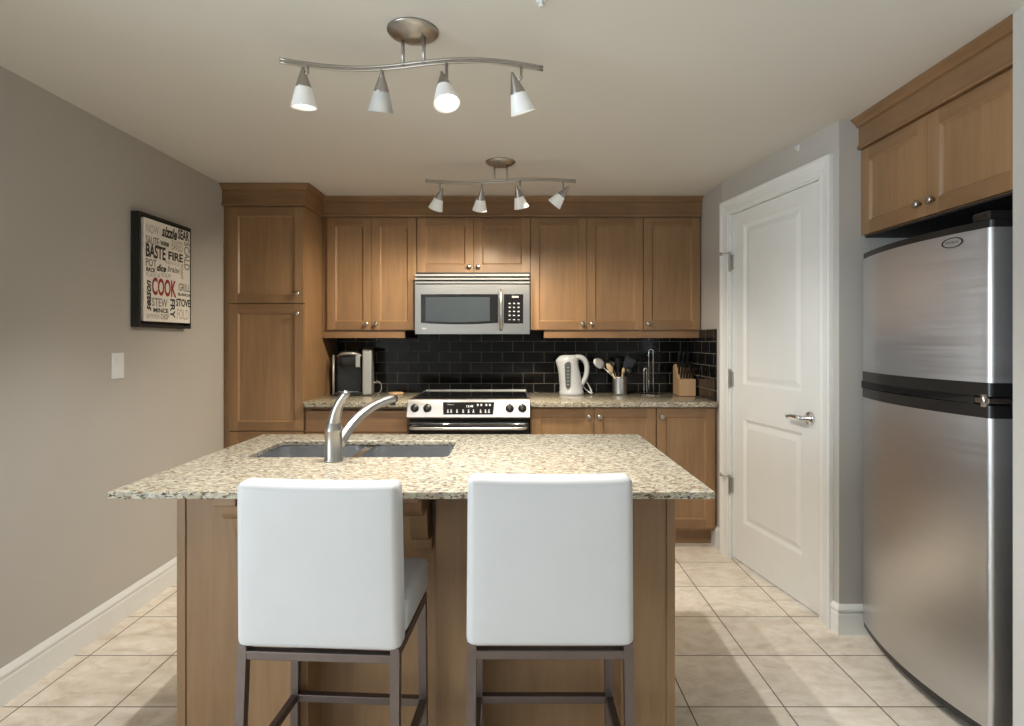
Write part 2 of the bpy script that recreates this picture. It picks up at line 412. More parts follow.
for zh in (.44, 1.08, 1.785):
    b = MB(); b.box(d0-.006, d0+.016, .004, .016, zh-.045, zh+.045, .002); b.lathe([(0,-.055),(.006,-.055),(.006,.055),(.009,.056),(.009,.062),(0,.064)], (d0-.001, -.008, zh), 12)
    if zh != 1.08:
        b.tube([(d0, -.010, zh+.055), (d0-.020, -.035, zh+.055), (d0-.045, -.040, zh+.055)], .004, 8); b.lathe([(0,-.012),(.008,-.008),(.008,.008),(0,.012)], (d0-.045, -.040, zh+.055), 10)
    b.build('hinge', M['silver'], door)
b = MB(); lx, lz = .792*LW, .935
RX = Matrix.Rotation(R(90), 4, 'X')
b.lathe([(0, 0), (.033, 0), (.033, .006), (.028, .012), (.012, .014), (.011, .050), (0, .050)], (lx, .012, lz), 24, RX)
b.tube([(lx, -.034, lz), (lx-.03, -.040, lz+.004), (lx-.07, -.040, lz+.006), (lx-.105, -.036, lz-.004), (lx-.125, -.030, lz+.002)], [.012, .011, .009, .009, .006], 12)
b.build('lever_handle', M['chrome'], door)

# living-room end of the open plan behind the camera, with a patio window in its side wall
XW, YW = -3.8, 0.9
b = MB(); b.box(XW-.12, XF+.12, YF-.12, YF, 0, ZC); struct(b.build('wall_rear', M['wall']))
b = MB(); b.box(XW-.12, XL, YW, YW+.12, 0, ZC); struct(b.build('wall_living_side', M['wall']))
wy0, wy1, wz0, wz1 = -2.75, .25, .25, 2.2
b = MB()
b.box(XW-.12, XW, YF, wy0, 0, ZC); b.box(XW-.12, XW, wy1, YW, 0, ZC); b.box(XW-.12, XW, wy0, wy1, 0, wz0); b.box(XW-.12, XW, wy0, wy1, wz1, ZC)
struct(b.build('wall_window_side', M['wall']))
b = MB()
for y0, y1, z0, z1 in ((wy0, wy0+.05, wz0, wz1), (wy1-.05, wy1, wz0, wz1), (wy0, wy1, wz0, wz0+.05), (wy0, wy1, wz1-.05, wz1), (-1.28, -1.22, wz0, wz1)):
    b.box(XW-.09, XW-.03, y0, y1, z0, z1)
wf = struct(b.build('window_1', M['trim']))
b = MB(); b.box(XW-.064, XW-.058, wy0+.05, wy1-.05, wz0+.05, wz1-.05); b.build('glass_pane', M['glass'], wf)

# baseboards
bp = [(0, 0), (.015, 0), (.015, .088), (.013, .094), (.013, .100), (.018, .106), (.018, .114), (.010, .126), (.004, .132), (0, .132)]
b = MB(); b.sweep([(XL, .9), (XL, 3.62)], bp, 1); struct(b.build('baseboard_left', M['trim']))
b = MB(); dd = (DB-DA).normalized()
st = DA + dd*(d1+.095)
b.sweep([(st.x, st.y), (DB.x, DB.y), (XA, 2.55)], bp, 1); struct(b.build('baseboard_right', M['trim']))
b = MB(); b.sweep([(XR, 3.70), (XR, 3.57)], bp, 1); struct(b.build('baseboard_cabinet_side', M['trim']))
b = MB(); b.sweep([(XF, 1.72), (XF, YF)], bp, 1); struct(b.build('baseboard_near_right', M['trim']))

# ------------------------------------------------------------------ cabinet kit
FW = .056
def shaker(w, h, t=.020, fw=FW):
    return MB().slab(w, h, t, [(fw, w-fw, fw, h-fw)], [(.002, .0015), (.009, .0095), (.011, .010)], rails=True)
KNOB = [(0, 0), (.006, 0), (.0055, .012), (.013, .017), (.0155, .022), (.014, .027), (.008, .030), (0, .031)]
def knob(parent, x, z):
    return MB().lathe(KNOB, (0,0,0), 18, RX).build('knob', M['nickel'], parent, (x, 0, z))
def cab_door(parent, x, z, w, h, kx=None, kz=None, name='door', y=-.021):
    d = shaker(w, h).build(name, (M['wood'], M['woodh']), parent, (x, y, z))
    if kx is not None: knob(d, kx, kz)
    return d
def carcass(w, dep, z0, z1, toe=0):
    b = MB(); t = .018
    b.box(0, t, 0, dep, z0, z1); b.box(w-t, w, 0, dep, z0, z1); b.box(t, w-t, dep-.008, dep, z0, z1)
    b.box(t, w-t, 0, dep-.008, z0+toe, z0+toe+t); b.box(t, w-t, 0, dep-.008, z1-t, z1)
    b.box(t, .04, 0, .018, z0+toe+t, z1-t); b.box(w-.04, w-t, 0, .018, z0+toe+t, z1-t)
    return b

# tall pantry cabinet
PW = 1.85-1.335
t = thing('pantry_cabinet', 'tall brown wooden pantry cabinet with stacked doors against the side wall', 'cabinet', (XL+.001, 3.62, 0))
b = carcass(PW-.001, YB-3.62-.002, .09, 2.168); b.box(0, .036, -.004, 0, .09, 2.168); b.box(.04, PW-.04, 0, .018, 1.535, 1.56); b.box(.02, PW-.02, .07, .085, 0, .09)
b.build('body', M['wood'], t)
px0, pw = .038, PW-.038-.004
cab_door(t, px0, 1.550, pw, .610, pw-.034, .060)
cab_door(t, px0, .742, pw, .802, pw-.034, .742)
cab_door(t, px0, .10, pw, .636, pw-.034, .58)

# wall cabinets
UY, UB, UT = 3.94, 1.386, 2.168
def wall_cab(name, label, x0, x1, zb, doors, rail=None, xd=None):
    t = thing(name, label, 'cabinet', (x0, UY, 0), 0, 'wall cabinets above the counter'); wd = x1-x0
    carcass(wd, YB-UY-.002, zb, UT).build('body', M['wood'], t)
    n = len(doors); a, e = xd if xd else (.002, wd-.002); dwid = (e-a-(n-1)*.003)/n
    for k, side in enumerate(doors):
        cab_door(t, a+k*(dwid+.003), zb+.002, dwid, UT-zb-.010, (dwid-.030 if side == 'r' else .030), .040 if zb < 1.5 else .040)
    if rail: MB().box(rail[0]-x0, rail[1]-x0, -.004, .016, zb-.055, zb).build('light_rail', M['woodh'], t)
    return t
px = lambda x: (x-515)/145.0          # widths of the upper doors measured on the cabinet front
wall_cab('wall_cabinet', 'two-door brown wall cabinet above the coffee maker', -1.333, px(417), UB, 'rl', (-1.333, px(404.5)), (px(327.5)+1.333, px(416.3)+1.333))
wall_cab('wall_cabinet', 'short two-door brown wall cabinet directly above the microwave', px(417.2), px(530.3), 1.779, 'rl')
wall_cab('wall_cabinet', 'two-door brown wall cabinet above the white kettle', px(530.5), px(643), UB, 'rl', (px(544), px(643)))
wall_cab('wall_cabinet', 'single-door brown wall cabinet above the knife block', px(643.2), 1.283, UB, 'l', (px(643.2), 1.283), (.002, px(700)-px(643.2)))

crown = [(.0, 2.164), (.016, 2.164), (.018, 2.172), (.016, 2.182), (.010, 2.184), (.010, 2.262), (.020, 2.266), (.026, 2.276), (.042, 2.290), (.046, 2.2985), (0, 2.2985)]
b = MB(); b.sweep([(XL+.001, 3.60), (-1.333, 3.60), (-1.333, UY-.021), (XR-.001, UY-.021)], [(o, z) for o, z in crown], 1)
tag(b.build('crown_molding', M['woodh']), 'brown crown molding along the tops of the pantry and wall cabinets', 'molding')

# base cabinets
BY = 3.62
def base_cab(label, x0, x1, fronts):
    t = thing('base_cabinet', label, 'cabinet', (x0, BY, 0), 0, 'base cabinets along the back wall'); wd = x1-x0
    b = carcass(wd, YB-BY-.002, .105, .892); b.box(0, wd, .07, .085, 0, .105); b.build('body', M['wood'], t)
    for f in fronts:
        if f[0] == 'drawer':
            d = MB().slab(f[2]-f[1], f[4]-f[3], .02, [(.004, f[2]-f[1]-.004, .004, f[4]-f[3]-.004)], [(.003, -.001)]).build('drawer', M['woodh'], t, (f[1], -.021, f[3])); knob(d, (f[2]-f[1])/2, (f[4]-f[3])/2)
        else:
            cab_door(t, f[1], f[3], f[2]-f[1], f[4]-f[3], (f[2]-f[1]-.032 if f[5] == 'r' else .032), f[4]-f[3]-.055)
    return t
xr0 = -.672
wl = xr0+1.333
base_cab('brown base cabinet with drawer beneath the coffee maker', -1.333, xr0, [('drawer', .010, wl-.008, .735, .868), ('door', .010, wl/2-.0015, .125, .730, 'r'), ('door', wl/2+.0015, wl-.008, .125, .730, 'l')])
bx0, bx1, bx2 = .098, .892, 1.283
base_cab('two-door brown base cabinet beside the range, under the kettle', bx0, bx1, [('door', .008, .4005, .125, .886, 'r'), ('door', .4035, bx1-bx0-.002, .125, .886, 'l')])
base_cab('single-door brown base cabinet under the knife block, next to the white door', bx1+.001, bx2, [('door', .004, .372, .125, .886, 'l')])

# counters along the back wall
def counter(label, x0, x1):
    b = MB(); b.box(x0, x1, 3.572, YB-.012, .893, .926, .004, 2)
    return tag(b.build('granite_countertop', M['granite'], autosmooth=40), label, 'countertop')
counter('short granite countertop holding the coffee maker', -1.332, -.671)
counter('long granite countertop holding the kettle and knife block', .097, 1.272)

# backsplash
b = MB(); b.box(XR-.011, XR-.0005, 3.62, YB-.012, .927, 1.388)
tag(b.build('tile_backsplash', M['subway']), 'narrow return of black subway tile on the side wall behind the knife block', 'backsplash')
b = MB(); b.box(XL+.52, XR-.0005, YB-.011, YB-.0005, .927, 1.384)
tag(b.build('tile_backsplash', M['subway']), 'glossy black subway tile backsplash between counters and wall cabinets', 'backsplash')

# ------------------------------------------------------------------ range
RX0, RX1 = -.667, .092; RW = RX1-RX0; RC = (RX0+RX1)/2
t = thing('kitchen_range', 'stainless slide-in electric range with black glass top and front knobs', 'range', (RC, 3.50, 0)); hw = RW/2
b = MB(); b.box(-hw+.006, hw-.006, .06, .72, .04, .915); b.box(-hw+.02, hw-.02, .08, .7, 0, .04); b.build('body', M['black'], t)
b = MB(); b.box(-hw+.012, hw-.012, .075, .69, .915, .944, .004); b.build('cooktop', M['blackglass'], t)
b = MB(); b.box(-hw+.012, hw-.012, .690, .705, .915, .951, .003); b.box(-hw+.004, -hw+.012, .07, .705, .915, .947); b.box(hw-.012, hw-.004, .07, .705, .915, .947); b.build('cooktop_trim', M['steel'], t)
pan = [(0.0, .842), (.002, .836), (.06, .836), (.075, .90), (.075, .950), (.060, .948), (.050, .944)]
b = MB(); b.prism(pan, -hw, hw, 'x'); cp = b.build('control_panel', M['range_steel'], t)
ang = math.atan2(.050, .102); PM = Matrix.Translation((0, .002, .846)) @ Matrix.Rotation(-ang, 4, 'X')   # local x, -y outward, z up the panel face
b = MB(); b.prism([(-.155, .012), (.152, .012), (.160, .092), (-.160, .092)], -.002, .004, 'y', M=PM); b.build('display', M['blackglass'], cp)
TM = PM @ Matrix.Translation((0, -.0025, 0)) @ Matrix.Rotation(R(90), 4, 'X')
b = MB(); b.text('Whirlpool', TM @ Matrix.Translation((-.132, .070, 0)), .040, .010, 0); b.build('lettering', M['marking'], cp)
for k, x in enumerate((-.128, -.108, -.072, -.034, .000, .030, .074, .104, .126)):
    b = MB(); b.prism([(x-.004, .022), (x+.007, .022), (x+.007, .030), (x+.004, .030), (x+.004, .044), (x-.003, .044), (x-.003, .030), (x-.004, .030)], -.0032, -.0026, 'y', M=PM); b.build('key_marking', M['marking'], cp)
for x in (.055, .077, .108, .130):
    b = MB(); b.box(x-.004, x+.007, -.0032, -.0026, .066, .080, M=PM); b.build('key_marking', M['marking'], cp)
b = MB(); b.text('12:45', TM @ Matrix.Translation((-.012, .058, 0)), .040, .014, 0); b.build('clock_digits', M['lcd'], cp)
for x in (-.333, -.255, .255, .333):
    b = MB(); b.lathe([(0, 0), (.026, 0), (.026, .006), (.021, .009), (.019, .024), (.016, .027), (0, .027)], (0,0,0), 24, RX)
    b.box(-.005, .005, -.034, -.022, -.020, .020, .002)
    o = b.build('knob', M['black'], cp); o.matrix_local = PM @ Matrix.Translation((x, 0, .052))
b = MB(); b.box(-hw+.008, hw-.008, .012, .06, .20, .805, .004); od = b.build('oven_door', M['black'], t)
b = MB(); b.box(-hw+.030, hw-.030, .006, .013, .235, .800, .003); b.build('door_glass', M['blackglass'], od)
b = MB(); b.tube([(-hw+.025, .012, .775), (-hw+.03, -.035, .778), (-hw+.06, -.045, .778), (hw-.06, -.045, .778), (hw-.03, -.035, .778), (hw-.025, .012, .775)], .009, 12); b.build('handle', M['steel'], od)
b = MB(); b.box(-hw+.008, hw-.008, .015, .06, .045, .192, .004); b.build('storage_drawer', M['steel'], t)

# ------------------------------------------------------------------ microwave
MX0, MX1, MZ0, MZ1, MY = -.6745, .0985, 1.357, 1.768, 3.84; MW = MX1-MX0
t = thing('microwave_oven', 'stainless over-the-range microwave with black window under short cabinet', 'microwave', (MX0, MY, MZ0)); mh = MZ1-MZ0
b = MB(); b.box(.004, MW-.004, .03, YB-MY-.012, .004, mh+.009); b.build('body', M['black'], t)
b = MB()
for k in range(3):
    z = mh-.072+k*.0245; b.prism([(.012, z), (-.004, z+.003), (-.004, z+.015), (.012, z+.018)], .0, MW, 'x')
b.build('vent_grille', M['steel'], t)
fz = mh-.078
def bow(x): return -.016*(1-((x-MW/2)/(MW/2))**2)
def bowed(name, mat, parent, x0, x1, z0, z1, off, th, n=16):
    b = MB(); rings = []
    for k in range(n+1):
        x = x0+(x1-x0)*k/n; y = bow(x)-off; rings.append([(x, y, z0), (x, y+th, z0), (x, y+th, z1), (x, y, z1)])
    b.loft(rings, True, False); return b.build(name, mat, parent, autosmooth=30)
face = bowed('door', M['steel'], t, 0, MW, 0, fz, 0, .046)
def bow_sheet(x0, x1, z0, z1, off, sag=0, n=16):
    b = MB(); rings = []
    for k in range(n+1):
        x = x0+(x1-x0)*k/n; y = bow(x)-off; s = sag*(1-((x-(x0+x1)/2)/((x1-x0)/2))**2)
        rings.append([(x, y, z0-s), (x, y+.003, z0-s), (x, y+.003, z1), (x, y, z1)])
    return b.loft(rings, True, False)
bow_sheet(.040, .560, .075, .268, .0025, .010).build('window_surround', M['blackglass'], face, autosmooth=30)
bow_sheet(.072, .505, .088, .248, .0045, .008).build('window', M['screen'], face, autosmooth=30)
bow_sheet(.600, .730, .072, .268, .0025, .002).build('keypad', M['blackglass'], face, autosmooth=30)
for r_ in range(5):
    for c_ in range(3):
        x = .632+c_*.030; z = .094+r_*.027; y = bow(x)-.0035
        b = MB(); b.box(x, x+.013, y, y+.001, z, z+(.008 if r_ else .005)); b.build('key_marking', M['marking'], face)
b = MB(); b.box(.640, .700, bow(.67)-.0035, bow(.67)-.0025, .244, .256); b.build('display', M['grey'], face)
b = MB(); b.box(.048, .078, bow(.06)-.0015, bow(.06), .030, .042); b.build('maker_plate', M['marking'], face)
hx = .580
b = MB(); b.tube(bez((hx, bow(hx)+.002, .030), (hx, bow(hx)-.060, .06), (hx, bow(hx)-.060, .27), (hx, bow(hx)+.002, .302), 18), [.011]+[.013]*17+[.011], 12); b.build('handle', M['steel'], face)

# ------------------------------------------------------------------ refrigerator and the cabinet over it
FA = R(-90-3.0)
t = thing('refrigerator', 'stainless two-door refrigerator with bowed doors and black trim', 'refrigerator', (1.512, 2.145, 0), FA)
# local: x runs towards the camera, -y out into the room; x from -.365 to .365
fw2 = .362
def farc(x, edge=0.0): return edge-.052*(1-(x/fw2)**2)
def fdoor(z0, z1, off=0.0, back=.075, r=.016, n=28):
    pts = []
    for k in range(n+1):
        x = -fw2+r+(2*fw2-2*r)*k/n; pts.append((x, farc(x)+off))
    for k in range(1, 6):
        a = R(90*k/5); pts.append((fw2-r+r*math.sin(a), farc(fw2-r)+off+r-r*math.cos(a)))
    pts.append((fw2, back)); pts.append((-fw2, back))
    for k in range(5, 0, -1):
        a = R(90*k/5); pts.append((-fw2+r-r*math.sin(a), farc(fw2-r)+off+r-r*math.cos(a)))
    return MB().prism(pts, z0, z1, 'z')
b = MB(); b.box(-fw2+.002, fw2-.002, .085, .70, .03, 1.665, .004); b.box(-fw2+.03, fw2-.03, .10, .66, 0, .03); b.build('body', M['blackmatte'], t)
fd = fdoor(.085, 1.066).build('fridge_door', M['fridge_steel'], t, autosmooth=35)
fz_ = fdoor(1.178, 1.668).build('freezer_door', M['fridge_steel'], t, autosmooth=35)
fdoor(.060, .085, .004).build('bottom_trim', M['black'], fd, autosmooth=35)
fdoor(1.668, 1.692, .003).build('top_trim', M['black'], fz_, autosmooth=35)
def grip(z0, z1, zi0, zi1, name, parent):
    b = fdoor(z0, z1, -.002); return b.build(name, M['black'], parent, autosmooth=35)
grip(1.135, 1.178, 0, 0, 'handle', fz_)
grip(1.066, 1.106, 0, 0, 'handle', fd)
b = MB(); b.box(-fw2+.01, fw2-.06, -.010, .07, 1.106, 1.135); b.build('handle_recess', M['blackmatte'], t)
b = MB(); b.box(fw2-.055, fw2+.004, -.012, .09, 1.112, 1.130, .003); b.lathe([(0,-.02),(.012,-.02),(.012,.02),(0,.02)], (fw2-.02, -.004, 1.121), 14); b.build('center_hinge', M['nickel'], t)
b = MB(); b.box(fw2-.075, fw2-.004, -.004, .12, 1.692, 1.722, .006); b.box(-fw2+.002, fw2-.002, .07, .69, 1.665, 1.692); b.build('top_hinge_cover', M['black'], t)
b = MB(); b.box(-fw2+.004, fw2-.004, .072, .09, .05, 1.66); b.build('door_gasket', M['blackmatte'], t)
bx = .235; ny = farc(bx)
EM = Matrix.Translation((bx, ny-.001, 1.640)) @ Matrix.Rotation(math.atan(2*.052*bx/fw2**2), 4, 'Z') @ Matrix.Rotation(R(90), 4, 'X')
b = MB(); b.lathe([(.034, 0), (.039, .002), (.041, .0005), (.041, 0)], (0,0,0), 40, EM, True, 1, .42); bd = b.build('badge', M['black'], fz_)
b = MB(); b.lathe([(0, .0), (.0345, .0)], (0,0,0), 40, EM, True, 1, .42); b.build('badge_plate', M['silver'], bd)
b = MB(); b.text('Whirlpool', EM @ Matrix.Translation((-.025, -.006, 0)), .050, .013, .0012, .2); b.build('badge_lettering', M['ink'], bd)

CY0, CY1 = 2.548, 1.722
t = thing('fridge_cabinet', 'brown two-door cabinet with crown molding mounted over the refrigerator', 'cabinet', (1.57, CY0, 0), R(-90)); cw = CY0-CY1
b = carcass(cw, XA-1.57-.002, 1.780, 2.168); b.build('body', M['wood'], t)
dws = (cw-.005)/2
cab_door(t, .002, 1.782, dws-.001, .378, dws-.036, .050); cab_door(t, .0025+dws, 1.782, dws-.001, .378, .034, .050)
b = MB(); b.sweep([(0.0, -.021), (cw, -.021)], crown, 1); b.box(0, cw, -.021, .02, 2.164, 2.2985); b.build('crown_molding', M['woodh'], t)
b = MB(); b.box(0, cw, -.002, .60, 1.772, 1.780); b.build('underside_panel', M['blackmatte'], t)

# ------------------------------------------------------------------ island
IX0, IX1, IY0, IY1 = -1.043, .512, 1.451, 2.352
GX0, GX1, GY0, GY1 = -1.003, .475, 1.69, 2.31
t = thing('kitchen_island', 'brown wooden kitchen island base with recessed panels and corbels', 'kitchen island', (GX0, GY0, 0)); gw, gd = GX1-GX0, GY1-GY0
zt = .905; FP = 0
for x0 in (0, gw-.026):
    b = MB(); b.box(x0, x0+.026, -.004, gd, 0, zt, .002); b.build('end_panel', M['wood'], t)
REC = [(-.615-GX0, -.236-GX0), (-.100-GX0, .312-GX0)]
posts = [(.026, REC[0][0]), (REC[0][1], REC[1][0]), (REC[1][1], gw-.026)]
for x0, x1 in posts:
    b = MB(); b.box(x0, x1, FP, FP+.125, 0, zt, .0015); b.build('pilaster', M['wood'], t)
for x0, x1 in REC:
    b = MB(); b.box(x0-.001, x1+.001, FP+.110, FP+.128, 0, zt); b.build('recessed_panel', M['wood'], t)
b = MB(); b.box(.026, gw-.026, gd-.02, gd-.001, .10, zt-.01); b.box(.026, gw-.026, gd-.09, gd-.075, 0, .10); b.box(.026, gw-.026, FP+.13, gd-.02, .10, .118); b.build('back_frame', M['wood'], t)
for k in range(3):
    wdo = (gw-.06)/3; d = shaker(wdo-.004, .74).build('door', (M['wood'], M['woodh']), t, (gw-.03-k*wdo, gd+.020, .12), (0, 0, PI)); knob(d, .034, .69)
def corbel(x0, x1, y0, y1, z0, z1, plate=True):
    L = y1-y0; H = z1-z0
    out = [(y1, z1), (y0, z1), (y0, z1-.028)]
    out += [(y0+.006, z1-.032), (y0+L*.16, z1-.034)] + [(y0+L*.16+L*.24*(1-math.cos(R(a))), z1-.036-H*.24*math.sin(R(a))) for a in (10, 30, 50, 70, 85)]
    out += [(y0+L*.42, z1-H*.36), (y0+L*.52, z1-H*.36)]
    out += [(y0+L*.52+L*.22*(1-math.cos(R(a))), z1-H*.36-H*.45*math.sin(R(a))) for a in (15, 35, 55, 75, 90)]
    out += [(y1-.03, z1-H*.83), (y1-.03, z0), (y1, z0)]
    b = MB(); b.prism([(u-GY0, v) for u, v in out], x0-GX0, x1-GX0, 'x', .002)
    if plate: b.box(x0-GX0-.012, x1-GX0+.012, y1-.014-GY0, y1-GY0+.001, z0-.012, z1)
    return b.build('corbel', M['wood'], t)
corbel(-.312, -.258, 1.52, 1.80, .662, .905)
corbel(-.795, -.735, 1.495, 1.69, .70, .905)
corbel(.140, .194, 1.52, 1.80, .662, .905)

SX0, SX1, SY0, SY1 = -.897, -.224, 1.888, 2.200
b = MB(); b.plate([(IX0, IY0), (IX1, IY0), (IX1, IY1), (IX0, IY1)], [rrect(SX0, SX1, SY0, SY1, .030)], .9055, .925)
ic = b.build('granite_countertop', M['granite']); tag(ic, 'speckled cream granite island countertop with sink cutout', 'countertop')
bv = ic.modifiers.new('edge_round', 'BEVEL'); bv.width = .004; bv.segments = 2; bv.limit_method = 'ANGLE'; bv.angle_limit = R(50)

t = thing('kitchen_sink', 'double-bowl stainless undermount sink set into the island countertop', 'sink', (0, 0, .905))
B1 = (SX0-.008, -.572, SY0-.008, SY1+.008); B2 = (-.544, SX1+.008, SY0-.008, SY1+.008)
b = MB(); b.plate(rrect(SX0-.03, SX1+.03, SY0-.03, SY1+.03, .06), [rrect(*B1, .05), rrect(*B2, .05)], -.004, -.0005); b.build('rim', M['sink'], t)
for B in (B1, B2):
    b = MB(); rings = []
    for ins, z, r in ((0, -.002, .05), (.004, -.10, .05), (.010, -.155, .05), (.022, -.172, .045), (.045, -.18, .04)):
        rings.append([(x, y, z) for x, y in rrect(B[0]+ins, B[1]-ins, B[2]+ins, B[3]-ins, r)])
    b.loft(rings, False, True); b2 = bmesh.new(); b2.faces.new([b2.verts.new(p) for p in rings[-1]]); b.add(b2, None, True)
    bowl = b.build('bowl', M['sink'], t)
    b = MB(); b.lathe([(.042, 0), (.040, .003), (.030, .003), (.026, -.004), (0, -.004)], ((B[0]+B[1])/2, (B[2]+B[3])/2, -.1795), 24); b.build('drain', M['chrome'], bowl)

t = thing('sink_faucet', 'brushed nickel single-lever kitchen faucet standing in front of the sink', 'faucet', (-.582, 1.825, .925))
b = MB(); b.lathe([(0, 0), (.0305, 0), (.0305, .005), (.0275, .009), (.0262, .094), (.0275, .097), (.0275, .103), (.0258, .106), (.0245, .122), (.018, .130), (0, .131)], (0,0,0), 28); b.build('body', M['nickel'], t)
b = MB(); b.tube(bez((.001, -.001, .112), (.006, -.006, .155), (.018, -.010, .190), (.050, -.018, .222), 16), [.0225, .0215, .0205, .0195, .0188, .0182, .0176, .017, .0165, .016, .0155, .015, .0145, .014, .0135, .0128, .0105], 16); b.build('lever', M['nickel'], t)
sp = bez((.012, .012, .050), (.035, .07, .120), (.075, .16, .170), (.150, .235, .178), 18)
b = MB(); b.tube(sp, [.019-.004*k/18 for k in range(15)] + [.0165, .0175, .0175, .015], 16); so = b.build('spout', M['nickel'], t)
b = MB(); b.lathe([(0, -.012), (.011, -.012), (.012, 0), (0, 0)], (.140, .224, .166), 16); b.build('spray_nozzle', M['black'], so)

# ------------------------------------------------------------------ bar stools
def rounded_pad(w, d, h, r, bulge=.0, n=10):
    """upholstered block centred in x, from y=0 to d and z=0 to h, with softly swollen faces"""
    b = bmesh.new(); bmesh.ops.create_cube(b, size=1); bmesh.ops.scale(b, vec=(w, d, h), verts=b.verts)
    bmesh.ops.bevel(b, geom=list(b.edges), offset=r, segments=4, affect='EDGES', profile=.5)
    big = [e for e in b.edges if e.calc_length() > .08]
    bmesh.ops.subdivide_edges(b, edges=big, cuts=n, use_grid_fill=True)
    for v in b.verts:
        u, q, s_ = v.co.x/(w/2), v.co.y/(d/2), v.co.z/(h/2)
        f = lambda a, c: max(0, 1-a*a)*max(0, 1-c*c)
        v.co.y += math.copysign(bulge*f(u, s_), q) if abs(q) > .3 else 0
        if h > .3: v.co.x *= 1-.011*(s_+1); v.co.z += (.004*u*u-.002)*(1 if s_ > .8 else 0)
        if h < .12: v.co.z += bulge*f(u, q)*(1 if s_ > 0 else 0)
        v.co += Vector((0, d/2, h/2))
    return b
t = thing('bar_stool', 'white leather bar stool with dark metal legs, in front of the sink', 'bar stool', (-.4700, 1.350, 0), R(-3.2), 'white bar stools at the island')
def make_stool(t):
    b = MB(); b.add(rounded_pad(.400, .066, .405, .019, .006), Matrix.Translation((0, 0, .582)) @ Matrix.Rotation(R(1.8), 4, 'X'), True); b.build('backrest', M['leather'], t)
    b = MB(); b.add(rounded_pad(.406, .272, .092, .018, .010), Matrix.Translation((0, .050, .600)), True); b.build('seat', M['leather'], t)
    b = MB(); q = .011; z = .572
    b.box(-.185, .185, .004, .026, z-.018, z+.003, .002); b.box(-.185, .185, .292, .314, z-.006, z+.020, .002)
    for s in (-1, 1): b.box(s*.186-q, s*.186+q, .004, .314, z-.006, z+.020, .002)
    b.build('seat_frame', M['bronze'], t)
    for s in (-1, 1):
        for (ya, yb, nm) in ((.015, -.018, 0), (.303, .306, 1)):
            top = Vector((s*.186, ya, z+.012)); bot = Vector((s*.191, yb, 0)); 
            b = MB(); r = []
            for p in (bot, top): r.append([(p.x+a*q, p.y+c*q, p.z) for a, c in ((-1,-1),(1,-1),(1,1),(-1,1))])
            b.loft(r, True, False); b.build('leg', M['bronze'], t)
    zs = .275
    b = MB(); b.box(-.178, .178, .294, .316, zs-.011, zs+.011, .002); b.build('stretcher', M['bronze'], t)
    for s in (-1, 1):
        b = MB(); b.box(s*.189-q*.9, s*.189+q*.9, -.002, .304, zs-.010, zs+.010, .002); b.build('stretcher', M['bronze'], t)
make_stool(t)
s2 = copy_tree(t); t.scale = (1, 1, .985); s2.location = (.0835, 1.345, 0); s2.rotation_euler.z = 0; s2['label'] = 'white leather bar stool with dark metal legs, the one nearer the refrigerator'

# ------------------------------------------------------------------ track lights
def aim(frm, to):
    return (Vector(to)-Vector(frm)).to_track_quat('-Z', 'Y').to_matrix().to_4x4()
def track_light(label, cx, cy, yaw, amp, heads, power, bank):
    t = thing('track_light', label, 'ceiling light', (cx, cy, ZC), 0, 'wavy ceiling track lights')
    b = MB(); b.lathe([(0, -.030), (.014, -.030), (.030, -.026), (.066, -.012), (.080, -.005), (.083, 0), (0, 0)], (0,0,0), 40); b.build('canopy', M['nickel'], t)
    zr = -.106; Lr = .416
    def ry(x): return x*yaw - amp*math.sin(PI*x/Lr)
    for x in (-.034, .036):
        b = MB(); b.tube([(x, ry(x), -.018), (x, ry(x), zr)], .0055, 10); b.build('rod', M['nickel'], t)
    b = MB()
    for dz in (-.0055, .0055): b.tube([(x, ry(x), zr+dz) for x in [-Lr+2*Lr*k/40 for k in range(41)]], .0045, 8)
    b.build('rail', M['nickel'], t)
    for (hx, drop, ax, bxp, lit) in heads:
        y = ry(hx)
        # cone from its apex towards its mouth; offsets give the direction the head points
        d = Vector(bxp).normalized(); A = Vector((hx+ax, y, zr-drop)); L = .128
        Q = d.to_track_quat('-Z', 'Y').to_matrix().to_4x4(); T = Matrix.Translation(A) @ Q
        b = MB(); b.lathe([(0, .0), (.004, -.002), (.007, -.012), (.0245, -.062), (.0255, -.066), (.0, -.064)], (0,0,0), 24, T)
        J = T @ Vector((0, 0, -.035)); hd = b.build('spot_head', M['nickel'], t)
        b = MB(); b.tube([(hx, y, zr-.004), (hx, y, zr-drop-.020), tuple(J)], .005, 8); b.build('stem', M['nickel'], hd)
        b = MB(); b.lathe([(.0245, -.063), (.026, -.070), (.0410, -.126), (.0420, -.128), (.0390, -.127), (.0245, -.074), (.022, -.066)], (0,0,0), 28, T); b.build('glass_shade', M['shadelit'] if lit else M['shade'], hd)
        b = MB(); b.lathe([(0, -.102), (.020, -.100), (.026, -.108), (.0265, -.112), (.018, -.116), (0, -.118)], (0,0,0), 24, T); b.build('bulb', M['bulb'] if lit else M['bulbdim'], hd)
        l = bpy.data.lights.new('halogen_lamp', 'SPOT'); l.energy = (HEAD_ON if lit else HEAD_DIM)*power; l.color = LAMP_COL[bank]
        l.spot_size = R(118); l.spot_blend = .7; l.shadow_soft_size = .013
        lo = bpy.data.objects.new('halogen_lamp', l); COL.objects.link(lo); lo.parent = hd; lo.matrix_local = T @ Matrix.Translation((0, 0, -.130))
    return t
track_light('brushed nickel wavy track light hanging above the island sink', -.326, 1.82, .064, .040,
    [(-.337, .004, -.016, (-.02, .14, -1), 1), (-.106, .006, .002, (-.13, .38, -1), 0), (.110, .032, -.016, (.18, -.34, -1), 1), (.346, .022, -.030, (.32, .32, -1), 1)], 1.0, 'front')
